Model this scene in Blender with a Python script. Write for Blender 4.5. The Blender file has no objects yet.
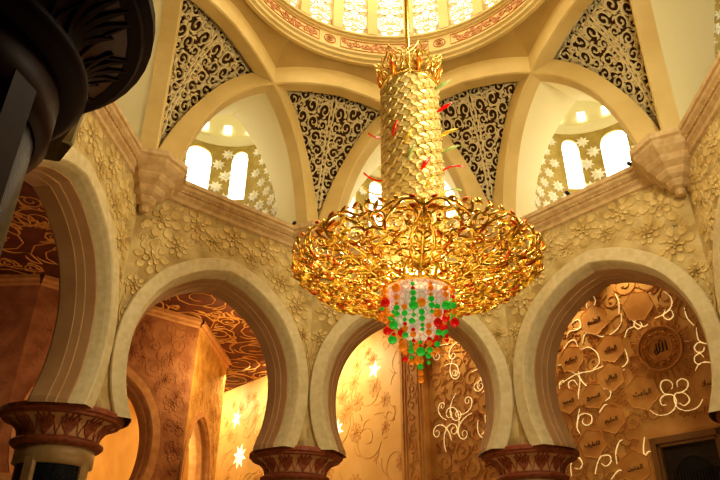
import bpy, math, random
from math import sin, cos, pi, radians, sqrt, atan2
from mathutils import Vector, Matrix
RND = random.Random(7)
scene = bpy.context.scene
C = bpy.data.collections.new('hall'); scene.collection.children.link(C)
APO = 10*cos(pi/8)          # inner wall apothem of the octagon
TV = 10*sin(pi/8)           # half width of one face
ROOTS = []

# ------------------------------------------------------------------ materials
def lin(c):
    return tuple(((x/255)/12.92 if x/255 <= .04045 else ((x/255+.055)/1.055)**2.4) for x in c)
def mat(name, col, rough=.6, metal=0, col2=None, scale=3, bump=0, bscale=20, emit=None, es=0, detail=4, contrast=(.35, .65), spec=.4, trans=0, kind='noise', coord='Object', bdist=.03):
    m = bpy.data.materials.new(name); m.use_nodes = True
    nt = m.node_tree; b = nt.nodes['Principled BSDF']; L = nt.links
    b.inputs['Base Color'].default_value = (*lin(col), 1); b.inputs['Roughness'].default_value = rough
    b.inputs['Metallic'].default_value = metal; b.inputs['Specular IOR Level'].default_value = spec
    if trans: b.inputs['Transmission Weight'].default_value = trans
    if emit: b.inputs['Emission Color'].default_value = (*lin(emit), 1); b.inputs['Emission Strength'].default_value = es
    tc = nt.nodes.new('ShaderNodeTexCoord')
    if col2:
        if kind == 'noise':
            n = nt.nodes.new('ShaderNodeTexNoise'); n.inputs['Scale'].default_value = scale; n.inputs['Detail'].default_value = detail; out = n.outputs['Fac']
        elif kind == 'voronoi':
            n = nt.nodes.new('ShaderNodeTexVoronoi'); n.feature = 'DISTANCE_TO_EDGE'; n.inputs['Scale'].default_value = scale; out = n.outputs['Distance']
        L.new(tc.outputs[coord], n.inputs['Vector'])
        r = nt.nodes.new('ShaderNodeValToRGB'); r.color_ramp.elements[0].position = contrast[0]; r.color_ramp.elements[1].position = contrast[1]
        r.color_ramp.elements[0].color = (*lin(col2), 1); r.color_ramp.elements[1].color = (*lin(col), 1)
        L.new(out, r.inputs['Fac']); L.new(r.outputs['Color'], b.inputs['Base Color'])
    if bump:
        n2 = nt.nodes.new('ShaderNodeTexNoise'); n2.inputs['Scale'].default_value = bscale; n2.inputs['Detail'].default_value = 5
        L.new(tc.outputs[coord], n2.inputs['Vector'])
        bp = nt.nodes.new('ShaderNodeBump'); bp.inputs['Strength'].default_value = bump; bp.inputs['Distance'].default_value = bdist
        L.new(n2.outputs['Fac'], bp.inputs['Height']); L.new(bp.outputs['Normal'], b.inputs['Normal'])
    return m
M = dict(
    wall=mat('carved ochre stone', (206, 185, 130), .75, col2=(168, 142, 86), scale=1.1, detail=9, contrast=(.36, .62), bump=.5, bscale=7, bdist=.06),
    relief=mat('carved ochre relief', (214, 191, 132), .7, col2=(190, 162, 98), scale=2.2, bump=.15),
    mold=mat('pale arch stone', (212, 196, 154), .6, col2=(198, 180, 134), scale=5, bump=.12, bscale=30, bdist=.01),
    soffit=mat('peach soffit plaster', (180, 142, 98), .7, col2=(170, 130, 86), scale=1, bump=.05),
    plaster=mat('smooth cream plaster', (216, 192, 130), .7, col2=(204, 178, 114), scale=.6),
    pale=mat('pale niche plaster', (232, 222, 172), .7),
    cornice=mat('warm cornice stone', (206, 178, 130), .6, col2=(188, 156, 108), scale=4, bump=.1),
    fret=mat('cream fretwork', (222, 206, 160), .65),
    back=mat('dark fretwork backing', (86, 58, 28), .9),
    nichew=mat('olive gold niche wall', (186, 164, 92), .7, col2=(168, 144, 74), scale=2, bump=.2),
    white=mat('white stone flower', (238, 232, 208), .6),
    pane=mat('sunlit window pane', (255, 255, 255), .5, emit=(255, 250, 238), es=4),
    bar=mat('glazing bar', (196, 188, 160), .5),
    band=mat('orange gold lettering', (186, 122, 48), .5, metal=.1, col2=(158, 92, 32), scale=9),
    capr=mat('russet capital stone', (164, 94, 60), .5, col2=(136, 70, 42), scale=6, bump=.1),
    caph=mat('dusky beige bell stone', (204, 156, 108), .55),
    shaft=mat('beige column marble', (198, 170, 124), .35, col2=(180, 150, 104), scale=3),
    dark=mat('dark blue black mosaic panel', (22, 28, 38), .25, col2=(44, 50, 58), scale=16, kind='voronoi', contrast=(.02, .14), bump=.3, bscale=40, bdist=.01),
    qib=mat('gold qibla wall stone', (222, 172, 98), .55, col2=(204, 148, 76), scale=1.0, bump=.25, bscale=9, bdist=.03),
    qibl=mat('smooth golden wall', (232, 190, 116), .5, col2=(222, 174, 98), scale=.7, bump=.06, bscale=5),
    cart=mat('gold cartouche stone', (214, 158, 86), .45, col2=(200, 140, 70), scale=2),
    line=mat('carved groove line', (176, 120, 58), .6),
    ink=mat('dark inlaid lettering', (70, 38, 16), .5),
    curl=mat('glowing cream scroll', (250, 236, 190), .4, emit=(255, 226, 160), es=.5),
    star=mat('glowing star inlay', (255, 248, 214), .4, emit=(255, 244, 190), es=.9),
    aisle=mat('rosy aisle stone', (190, 134, 88), .7, col2=(158, 102, 62), scale=1.3, detail=8, bump=.5, bscale=6, bdist=.06),
    ceil=mat('deep red painted ceiling', (92, 46, 22), .7, col2=(112, 60, 28), scale=1.5),
    ceill=mat('gold ceiling scrollwork', (206, 150, 76), .5),
    niche=mat('dark mihrab recess', (60, 42, 26), .5, col2=(42, 28, 18), scale=5),
    nframe=mat('bronze niche frame', (136, 96, 52), .45),
    gold=mat('polished gilt metal', (255, 224, 128), .26, metal=.9, col2=(236, 182, 76), scale=6, emit=(255, 190, 70), es=.03),  # slight self-glow added to imitate lamplight on the metal
    goldp=mat('pale gilt scales', (236, 216, 148), .42, metal=.35, col2=(216, 188, 110), scale=5),
    enam=mat('orange red enamel', (214, 84, 34), .3, metal=.5, col2=(246, 170, 50), scale=7, contrast=(.42, .58)),
    leaf=mat('yellow enamel leaf', (252, 214, 84), .3, metal=.6, emit=(255, 190, 50), es=.15),  # small glow put into the enamel, not a lamp
    rglass=mat('red glass', (220, 26, 22), .15, emit=(235, 24, 18), es=.22),  # red, green and amber: lit look of the glass put in as glow
    gglass=mat('green glass', (60, 200, 70), .15, emit=(50, 220, 70), es=.22),
    aglass=mat('amber glass', (246, 150, 40), .15, emit=(250, 140, 30), es=.22),
    pglass=mat('pale green glass', (168, 190, 110), .2),
    crystal=mat('frosted white crystal', (250, 236, 214), .2, col2=(206, 160, 110), scale=7, kind='voronoi', contrast=(.02, .2), emit=(255, 232, 206), es=.22, bump=.5, bscale=18),
    black=mat('black plastic', (16, 14, 12), .4),
    lamp=mat('lamp lens', (255, 240, 200), .4, emit=(255, 224, 160), es=3),
    floor=mat('green patterned carpet', (120, 132, 92), .95, col2=(150, 128, 84), scale=.8),
)

# ------------------------------------------------------------------ mesh builder
class MB:
    def __init__(s): s.v = []; s.f = []; s.m = []; s.cm = 0
    def add(s, vs, fs):
        b = len(s.v); s.v += [tuple(v) for v in vs]
        for f in fs: s.f.append(tuple(b+i for i in f)); s.m.append(s.cm)
    def grid(s, rows, closeu=False, closev=False):
        n = len(rows); k = len(rows[0]); fs = []
        for i in range(n if closev else n-1):
            for j in range(k if closeu else k-1):
                a = i*k+j; b = i*k+(j+1) % k; c = ((i+1) % n)*k+(j+1) % k; d = ((i+1) % n)*k+j
                fs.append((a, b, c, d))
        s.add([p for r in rows for p in r], fs)
    def box(s, lo, hi, f=None):
        vs = [(x, y, z) for x in (lo[0], hi[0]) for y in (lo[1], hi[1]) for z in (lo[2], hi[2])]
        if f: vs = [f(*v) for v in vs]
        s.add(vs, [(0, 1, 3, 2), (4, 6, 7, 5), (0, 4, 5, 1), (2, 3, 7, 6), (0, 2, 6, 4), (1, 5, 7, 3)])
    def tube(s, pts, r, n=6, cap=True):
        pts = [Vector(p) for p in pts]; rs = r if hasattr(r, '__len__') else [r]*len(pts)
        rows = []; up = Vector((.13, .21, 1)).normalized(); last = None
        for i, p in enumerate(pts):
            t = (pts[min(i+1, len(pts)-1)]-pts[max(i-1, 0)])
            if t.length < 1e-9: t = Vector((0, 0, 1))
            t.normalize()
            a = last if last is not None else (up.cross(t) if abs(t.dot(up)) < .95 else Vector((1, 0, 0)).cross(t))
            a = (a-t*a.dot(t)); a.normalize(); last = a; b = t.cross(a)
            rows.append([p+(a*cos(2*pi*k/n)+b*sin(2*pi*k/n))*rs[i] for k in range(n)])
        s.grid(rows, closeu=True)
        if cap:
            L = len(s.v); s.f.append(tuple(range(L-n, L))); s.m.append(s.cm)
            st = L-n*len(pts); s.f.append(tuple(range(st+n-1, st-1, -1))); s.m.append(s.cm)
    def lathe(s, prof, n=32, c=(0, 0), a0=0, arc=2*pi, sx=1):
        full = abs(arc-2*pi) < 1e-6
        k = n if full else n+1
        rows = [[(c[0]+r*sin(a0+arc*i/n), c[1]+r*cos(a0+arc*i/n), z) for i in range(k)] for r, z in prof]
        s.grid(rows, closeu=full)
    def sphere(s, c, r, n=8, sz=1):
        rows = []
        for i in range(n//2+1):
            ph = pi*i/(n//2); rr = max(r*sin(ph), 1e-4)
            rows.append([(c[0]+rr*cos(2*pi*k/n), c[1]+rr*sin(2*pi*k/n), c[2]+r*sz*cos(ph)) for k in range(n)])
        s.grid(rows, closeu=True)
    def poly(s, pts): s.add(pts, [tuple(range(len(pts)))])
    # raised ribbon on a surface f(u,v,h)
    def ribbon(s, f, pts, w, h, flat=.55):
        n = len(pts); ws = w if hasattr(w, '__len__') else [w]*n; rows = []
        for i, (x, y) in enumerate(pts):
            x0, y0 = pts[max(i-1, 0)]; x1, y1 = pts[min(i+1, n-1)]
            dx, dy = x1-x0, y1-y0; l = math.hypot(dx, dy) or 1; nx, ny = -dy/l, dx/l; ww = ws[i]/2
            rows.append([f(x+nx*ww, y+ny*ww, -.01), f(x+nx*ww*flat, y+ny*ww*flat, h), f(x-nx*ww*flat, y-ny*ww*flat, h), f(x-nx*ww, y-ny*ww, -.01)])
        s.grid(rows)
    def petal(s, f, u, v, a, L, W, h, k=9):
        def P(x, y, hh): return f(u+x*cos(a)-y*sin(a), v+x*sin(a)+y*cos(a), hh)
        prof = [(0, 0), (.18, .5), (.45, .95), (.7, .9), (.88, .5), (1, 0)]
        out = [(x*L, y*W/2) for x, y in prof]+[(x*L, -y*W/2) for x, y in prof[-2:0:-1]]
        cx = .5*L; n = len(out)
        vs = [P(x, y, -.01) for x, y in out]+[P(cx+(x-cx)*.8, y*.8, h) for x, y in out]+[P(cx, 0, h*.45)]
        fs = [(i, (i+1) % n, n+(i+1) % n, n+i) for i in range(n)]+[(n+i, n+(i+1) % n, 2*n) for i in range(n)]
        s.add(vs, fs)
    def flower(s, f, u, v, R, rnd, h=.07):
        a0 = rnd.random()*6
        for k in range(8): s.petal(f, u+.42*R*cos(a0+k*pi/4), v+.42*R*sin(a0+k*pi/4), a0+k*pi/4+rnd.uniform(-.15, .15), .62*R, .5*R, h)
        for k in range(6): s.petal(f, u+.14*R*cos(a0+k*pi/3), v+.14*R*sin(a0+k*pi/3), a0+.3+k*pi/3, .42*R, .34*R, h*1.5)
        for k in range(4): s.petal(f, u, v, a0+.6+k*pi/2, .22*R, .18*R, h*2)
    def star(s, f, u, v, R, n=8, h=.05, inner=.5, a0=0):
        pts = []
        for k in range(2*n):
            r = R if k % 2 == 0 else R*inner
            pts.append((u+r*sin(a0+pi*k/n), v+r*cos(a0+pi*k/n)))
        N = len(pts)
        vs = [f(x, y, -.01) for x, y in pts]+[f(u+(x-u)*.88, v+(y-v)*.88, h) for x, y in pts]+[f(u, v, h*1.6)]
        s.add(vs, [(i, (i+1) % N, N+(i+1) % N, N+i) for i in range(N)]+[(N+i, N+(i+1) % N, 2*N) for i in range(N)])
    def build(s, name, mats, parent=None, smooth=False, kind=None, label=None, cat=None, group=None):
        me = bpy.data.meshes.new(name); me.from_pydata(s.v, [], s.f)
        for m in (mats if isinstance(mats, (list, tuple)) else [mats]): me.materials.append(m)
        if s.cm or any(s.m): me.polygons.foreach_set('material_index', s.m)
        me.update()
        if smooth: me.polygons.foreach_set('use_smooth', [True]*len(me.polygons))
        return link(name, me, parent, kind, label, cat, group)
def link(name, data, parent=None, kind=None, label=None, cat=None, group=None, loc=None, rz=0):
    o = bpy.data.objects.new(name, data); C.objects.link(o)
    if parent: o.parent = parent
    else: ROOTS.append(o)
    if kind: o['kind'] = kind
    if label: o['label'] = label
    if cat: o['category'] = cat
    if group: o['group'] = group
    if loc: o.location = loc
    if rz: o.rotation_euler = (0, 0, rz)
    return o
def copy_tree(o, parent=None):
    c = o.copy(); C.objects.link(c); c.parent = parent
    if parent is None: ROOTS.append(c)
    for ch in list(o.children): copy_tree(ch, c)
    return c
def relabel(o, label=None, **kw):
    if label: o['label'] = label
    for k, v in kw.items(): o[k] = v
def catmull(P, per=4):
    out = []; n = len(P)
    for i in range(n-1):
        p0 = P[max(i-1, 0)]; p1 = P[i]; p2 = P[i+1]; p3 = P[min(i+2, n-1)]
        for k in range(per):
            t = k/per
            out.append(tuple(.5*((2*b)+(-a+c)*t+(2*a-5*b+4*c-d)*t*t+(-a+3*b-3*c+d)*t**3) for a, b, c, d in zip(p0, p1, p2, p3)))
    out.append(tuple(P[-1])); return out

# ------------------------------------------------------------------ arabesque generator (2D)
def arabesque(mb, f, inside, bbox, seed, radii, w, h, leaves=3, turns=1.35, tries=1500, mirror=False, links=True, leafsize=1.0, gap=1.0):
    rnd = random.Random(seed); cs = []
    for r in radii:
        for _ in range(tries):
            x = rnd.uniform(bbox[0], bbox[2]); y = rnd.uniform(bbox[1], bbox[3])
            if any((x-a)**2+(y-b)**2 < (gap*(r+c))**2 for a, b, c in cs): continue
            if not all(inside(x+r*.95*cos(k*pi/4), y+r*.95*sin(k*pi/4)) for k in range(8)): continue
            cs.append((x, y, r))
    sides = (1, -1) if mirror else (1,)
    def rib(pts, ws, hh):
        for s in sides: mb.ribbon(f, [(s*x, y) for x, y in pts], ws, hh)
    for i, (x, y, r) in enumerate(cs):
        s = rnd.choice((1, -1)); a0 = rnd.uniform(0, 2*pi)
        N = max(10, int(18*min(1, r/.3))); pts = []; ws = []
        for k in range(N+1):
            t = k/N; a = a0+s*t*turns*2*pi; rr = r*(1-.78*t**1.1)
            pts.append((x+rr*cos(a), y+rr*sin(a))); ws.append(w*(1.0-.35*t))
        rib(pts, ws, h)
        ex, ey = pts[-1]; rib([(ex-.14*r, ey), (ex, ey), (ex+.14*r, ey)], [w*.4, w*1.6, w*.4], h*1.2)
        for q in range(leaves):
            k = int(N*(q+.3)/(leaves+1)); px, py = pts[k]; a = a0+s*k/N*turns*2*pi
            da = a+s*rnd.uniform(.5, 1.0); L = r*.62*leafsize
            lp = [(px+L*t*cos(da+s*t*.9), py+L*t*sin(da+s*t*.9)) for t in (0, .25, .5, .75, 1)]
            rib(lp, [w*.4, w*1.25, w*1.5, w*.9, w*.15], h*.9)
        if links and i:
            best = sorted(((math.hypot(x-a, y-b)-c, a, b, c) for j, (a, b, c) in enumerate(cs) if j != i))[:2]
            for d, a, b, c in best:
                an = atan2(b-y, a-x); sx, sy = x+r*cos(an-.5*s), y+r*sin(an-.5*s); tx, ty = a-c*cos(an+.5*s), b-c*sin(an+.5*s)
                if math.hypot(tx-sx, ty-sy) > r*1.6: continue
                mx, my = (sx+tx)/2-sin(an)*s*.08, (sy+ty)/2+cos(an)*s*.08
                rib([(sx, sy), (mx, my), (tx, ty)], [w*.8, w, w*.8], h)
    return cs

# ------------------------------------------------------------------ arch profile
RIGHT = [(2.74, 4.9), (2.9, 5.3), (3.07, 5.8), (3.19, 6.5), (3.21, 7.25), (3.09, 8.05), (2.77, 8.85), (2.25, 9.57), (1.55, 10.12), (.8, 10.5), (0, 10.7)]
def arch_pts(sc=1.0, zs=1.0, z0=4.9):
    R = [(t*sc, z0+(z-4.9)*zs) for t, z in catmull(RIGHT, 4)]
    L = [(-t, z) for t, z in R]
    return L+R[-2::-1]          # left springing ... apex ... right springing
def offset_curve(pts, off, tmax=None):
    out = []; n = len(pts)
    for i, (t, z) in enumerate(pts):
        a = pts[max(i-1, 0)]; b = pts[min(i+1, n-1)]
        dt, dz = b[0]-a[0], b[1]-a[1]; l = math.hypot(dt, dz); nt, nz = -dz/l, dt/l   # left normal = outwards
        x, y = t+nt*off, z+nz*off
        if i in (0, n-1): y = z
        y = max(y, pts[0][1])
        if tmax: x = max(-tmax, min(tmax, x))
        out.append((x, y))
    return out
def face_f(a, d0=0.0):
    ca, sa = cos(a), sin(a)
    return lambda t, d, z: (t*ca+(d+d0)*sa, -t*sa+(d+d0)*ca, z)
SOFF = [(9.24, .55), (9.15, .55), (9.11, .51), (9.11, .09), (9.15, .05), (9.3, -.02), (9.55, -.1), (9.57, -.13), (9.85, -.19), (9.87, -.22), (10.1, -.26), (10.12, -.28), (10.6, -.3), (10.66, -.26), (10.75, -.1), (10.75, .2), (10.75, .52)]
def build_arch(parent, f, pts, prof, tmax, matm, mats):
    mb = MB(); rows = []
    for i, (d, o) in enumerate(prof):
        c = offset_curve(pts, o, tmax if o > 0 else None)
        rows.append([f(t, d, z) for t, z in c])
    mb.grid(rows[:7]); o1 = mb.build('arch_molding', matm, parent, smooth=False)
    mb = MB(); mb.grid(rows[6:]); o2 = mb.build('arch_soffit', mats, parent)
    return o1, o2

# ------------------------------------------------------------------ octagon walls
def wall_master():
    f = face_f(0); pts = arch_pts(); out = offset_curve(pts, .46, TV)
    mb = MB()
    def side(d, hw):
        ring = [(-hw, 4.9), (-hw, 13.6), (hw, 13.6), (hw, 4.9)]+out[::-1]
        mb.poly([f(t, d, z) for t, z in ring])
    side(APO, TV); side(10.75, 10.75*math.tan(pi/8))
    w = mb.build('wall_north', M['wall'], kind='structure')
    me = w.data
    import bmesh
    bm = bmesh.new(); bm.from_mesh(me); bmesh.ops.triangulate(bm, faces=bm.faces[:]); bm.to_mesh(me); bm.free()
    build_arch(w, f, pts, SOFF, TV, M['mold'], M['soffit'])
    # floral relief
    rnd = random.Random(3); mb = MB()
    g = lambda u, v, h: f(u, APO-h, v)
    edge = offset_curve(pts, .62)
    def inside(u, v):
        if v > 12.95 or abs(u) > 3.75: return False
        if v > 11.15: return True
        if v < 7.4: return False
        for (a, b), (c, d) in zip(edge[:-1], edge[1:]):
            if b > 6.5 and d > 6.5 and (a-u)*(c-u) <= 0 and min(b, d) > v-.0: return False
        return all((a-u)**2+(b-v)**2 > .02 for a, b in edge)
    fl = [(-2.95, 11.9, .72), (-1.55, 12.2, .6), (0, 12.15, .62), (1.5, 12.2, .62), (2.9, 11.85, .74), (-3.05, 10.35, .6), (3.05, 10.3, .62), (-2.2, 11.1, .42), (2.25, 11.1, .42), (.8, 11.75, .36), (-.8, 11.75, .36), (-3.45, 9.2, .34), (3.45, 9.2, .34)]
    for u, v, r in fl: mb.flower(g, u, v, r*1.08, rnd, .04)
    for _ in range(150):
        u = rnd.uniform(-3.7, 3.7); v = rnd.uniform(9.0, 12.95); r = rnd.uniform(.16, .3)
        if not (inside(u, v) and inside(u, v-r)): continue
        if any(math.hypot(u-a, v-b) < c*.95+r*.4 for a, b, c in fl): continue
        mb.petal(g, u, v, rnd.uniform(0, 2*pi), r*1.2, r*.7, .03)
    arabesque(mb, g, lambda u, v: inside(u, v) and all(math.hypot(u-a, v-b) > c*.8 for a, b, c in fl), (-3.7, 8.5, 3.7, 12.9), 5, (.34, .24, .16), .045, .02, leaves=2, tries=260)
    for s in (-1, 1):           # narrow vine running down the spandrel
        vx = [(s*(TV-.12+.08*sin(z*4)), z) for z in [6.4+.12*k for k in range(24)]]
        mb.ribbon(g, vx, .05, .04)
        for k in range(12): mb.petal(g, s*(TV-.14), 6.3+.25*k, pi/2+s*rnd.uniform(-.2, 1.1), .24, .12, .05)
        mb.petal(g, s*(TV-.16), 6.5, -pi/2, .3, .2, .05)
    mb.build('flower_relief', M['relief'], w)
    return w
wall0 = wall_master()
SIDES = {0: 'north', 45: 'northeast', 90: 'east', 135: 'southeast', 180: 'south', -135: 'southwest', -90: 'west', -45: 'northwest'}
walls = {0: wall0}
for d, nm in SIDES.items():
    if d == 0 or d == 180: continue
    c = copy_tree(wall0); c.name = 'wall_'+nm; c.rotation_euler = (0, 0, -radians(d)); walls[d] = c

# cornice per face
mb = MB(); prof = [(APO, 12.75), (APO-.1, 12.8), (APO-.1, 12.95), (APO-.2, 13.05), (APO-.2, 13.15), (APO-.34, 13.3), (APO-.34, 13.42), (APO-.4, 13.45), (APO-.4, 13.6), (12.0, 13.6)]
rows = [[(s*d*math.tan(pi/8), d, z) for s in (-1, 1)] for d, z in prof]
mb.grid(rows)
trim0 = mb.build('trim_1', M['cornice'], kind='structure')
mb = MB()
for k in range(46):
    t = -3.5+k*7/45
    mb.box((t-.045, APO-.27, 13.15), (t+.045, APO-.15, 13.27))
mb.build('dentil_row', M['cornice'], trim0)
n = 1
for d in SIDES:
    if d in (0,): continue
    n += 1; c = copy_tree(trim0); c.name = 'trim_%d' % n; c.rotation_euler = (0, 0, -radians(d))

# ------------------------------------------------------------------ interlaced arches, niches, fretwork
INTR = catmull([(6.05, 13.5), (5.88, 14.5), (5.45, 15.9), (4.85, 17.1), (4.0, 18.05), (2.93, 18.72), (1.5, 19.2), (0, 19.4)], 4)
EXTR = catmull([(6.95, 13.5), (6.72, 14.55), (6.22, 15.9), (5.45, 17.3), (4.6, 18.4), (3.6, 19.15), (2.6, 19.68), (1.3, 20.1), (0, 20.25)], 4)
def sym(c): return [(-t, z) for t, z in c]+[(t, z) for t, z in c[-2::-1]]
def resample(c, n):
    L = [0]
    for a, b in zip(c[:-1], c[1:]): L.append(L[-1]+math.dist(a, b))
    out = []; j = 0
    for k in range(n):
        s = L[-1]*k/(n-1)
        while j < len(L)-2 and L[j+1] < s: j += 1
        t = (s-L[j])/(L[j+1]-L[j]); out.append(tuple(x+(y-x)*t for x, y in zip(c[j], c[j+1])))
    return out
PD = 7.07
def rib_master():
    I = resample(sym(INTR), 49); E = resample(sym(EXTR), 49); mb = MB()
    r1 = [(t, PD-.3, z) for t, z in I]; r2 = [(t, PD-.3, z) for t, z in E]; r3 = [(t, PD+.3, z) for t, z in E]; r4 = [(t, PD+.3, z) for t, z in I]
    r0 = [(t*.995, PD-.24, z-.05) for t, z in I]
    mb.grid([r4, r0, r1, r2, r3, r4])
    return mb.build('trim_20', M['plaster'], kind='structure')
rib0 = rib_master(); rib0.rotation_euler = (0, 0, -radians(22.5))
for k in range(1, 8):
    c = copy_tree(rib0); c.name = 'trim_%d' % (20+k); c.rotation_euler = (0, 0, -radians(22.5+45*k))
def interp(c, x, key=1, val=0):
    for a, b in zip(c[:-1], c[1:]):
        lo, hi = a[key], b[key]
        if (lo-x)*(hi-x) <= 0 and lo != hi: return a[val]+(b[val]-a[val])*(x-lo)/(hi-lo)
    return c[0][val] if abs(c[0][key]-x) < abs(c[-1][key]-x) else c[-1][val]
# panel coordinates: s lateral, z height ; radial from the crossing arches
def radial(z):
    if z >= 19.15: return 7.545
    return 5+.707*interp(EXTR[:22], z)
def latw(z):
    if z <= 19.15: return max(0, 5-.707*interp(EXTR, z))
    return interp(sym(INTR)[len(INTR)-1:], z) if z < 19.4 else 0
def panel_f(rec):
    def f(u, v, h):
        r = radial(v); r2 = radial(v+.05); dz = .05; dr = r2-r; l = math.hypot(dz, dr)
        # inward normal (towards the room and down)
        nr, nz = -dz/l, dr/l
        rr = r+rec-(-nr)*h*1.0 if False else r+rec+nr*h
        return (u, rr, v+nz*h)
    return f
def fret_master():
    f = panel_f(.1)
    def inside(u, v):
        if u < .03 or v < 13.75: return False
        if v > 19.8: return False
        w = latw(v) if v < 19.0 else min(latw(19.0), 9)
        if v > 18.9: return u < 2.5 and v < interp(INTR, u, 0, 1)+.33
        return u < w-.02
    mb = MB()
    arabesque(mb, f, inside, (0, 13.7, 2.9, 19.5), 11, (.26, .21, .17, .135, .11, .085), .07, .06, leaves=4, tries=4000, mirror=True, turns=1.2, leafsize=1.15, gap=.9)
    # stems on the axis and straight branches
    for k in range(13):
        for s in (-1, 1): mb.ribbon(f, [(0, 14.2+.38*k), (s*.08, 14.4+.38*k), (s*.09, 14.6+.38*k), (0, 14.85+.38*k)], [.03, .1, .09, .02], .075)
    root = mb.build('fretwork_panel', M['fret'])
    # frame along the edges
    mb = MB()
    zs = [13.68+k*(19.1-13.68)/40 for k in range(41)]
    for s in (-1, 1):
        mb.ribbon(f, [(s*max(latw(z)-.0, .02), z) for z in zs], .14, .1, flat=.9)
    top = [(t, z) for t, z in sym(INTR) if abs(t) < 2.7]
    mb.ribbon(f, [(t, z+.42) for t, z in top], .2, .1, flat=.9)
    mb.build('frame', M['fret'], root)
    mb = MB(); rows = []
    for z in zs: w = latw(z)+.3; rows.append([f(-w+2*w*k/6, z, -.12) for k in range(7)])
    w = 3.0; rows.append([f(-w+2*w*k/6, 20.15, -.12) for k in range(7)])
    mb.grid(rows); mb.build('backing_panel', M['back'], root)
    return root
fret0 = fret_master(); fret0.rotation_euler = (0, 0, -radians(-22.5))
relabel(fret0, 'cream fretwork panel, triangular, just left of the gilded chandelier column', category='fretwork panel', group='fretwork panels between the interlaced arches')
FR = {-67.5: 'tall cream fretwork panel standing on the left stone corbel', 22.5: 'cream fretwork panel, triangular, just right of the gilded chandelier column',
      67.5: 'tall cream fretwork panel standing on the right stone corbel', 112.5: 'cream fretwork panel above the east side, outside the right edge',
      -112.5: 'cream fretwork panel above the west side, behind the dark capital'}
for d, lb in FR.items():
    c = copy_tree(fret0); c.rotation_euler = (0, 0, -radians(d)); relabel(c, lb)

# vault shell between arches and ring
mb = MB(); rows = []
E2 = [(t, z) for t, z in resample(sym(EXTR), 97) if abs(t) <= 2.98]
N = 16
for k in range(N+1):
    s = -2.93+5.86*k/N; z = interp(sym(EXTR), s, 0, 1); ang = -22.5+45*k/N
    p0 = Vector((s, PD-.28, z)); p1 = Vector((6.45*sin(radians(ang)), 6.45*cos(radians(ang)), 20.52))
    rows.append([tuple(p0.lerp(p1, t)+Vector((0, 0, .18*sin(pi*t)))) for t in (0, .25, .5, .75, 1)])
mb.grid(rows)
sh0 = mb.build('ceiling', mat('shaded golden plaster', (184, 154, 88), .7, col2=(172, 140, 76), scale=.6), kind='structure', smooth=True); sh0.rotation_euler = (0, 0, -radians(22.5))  # shade under the ring put into the plaster colour
for k in range(1, 8):
    c = copy_tree(sh0); c.rotation_euler = (0, 0, -radians(22.5+45*k))

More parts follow.
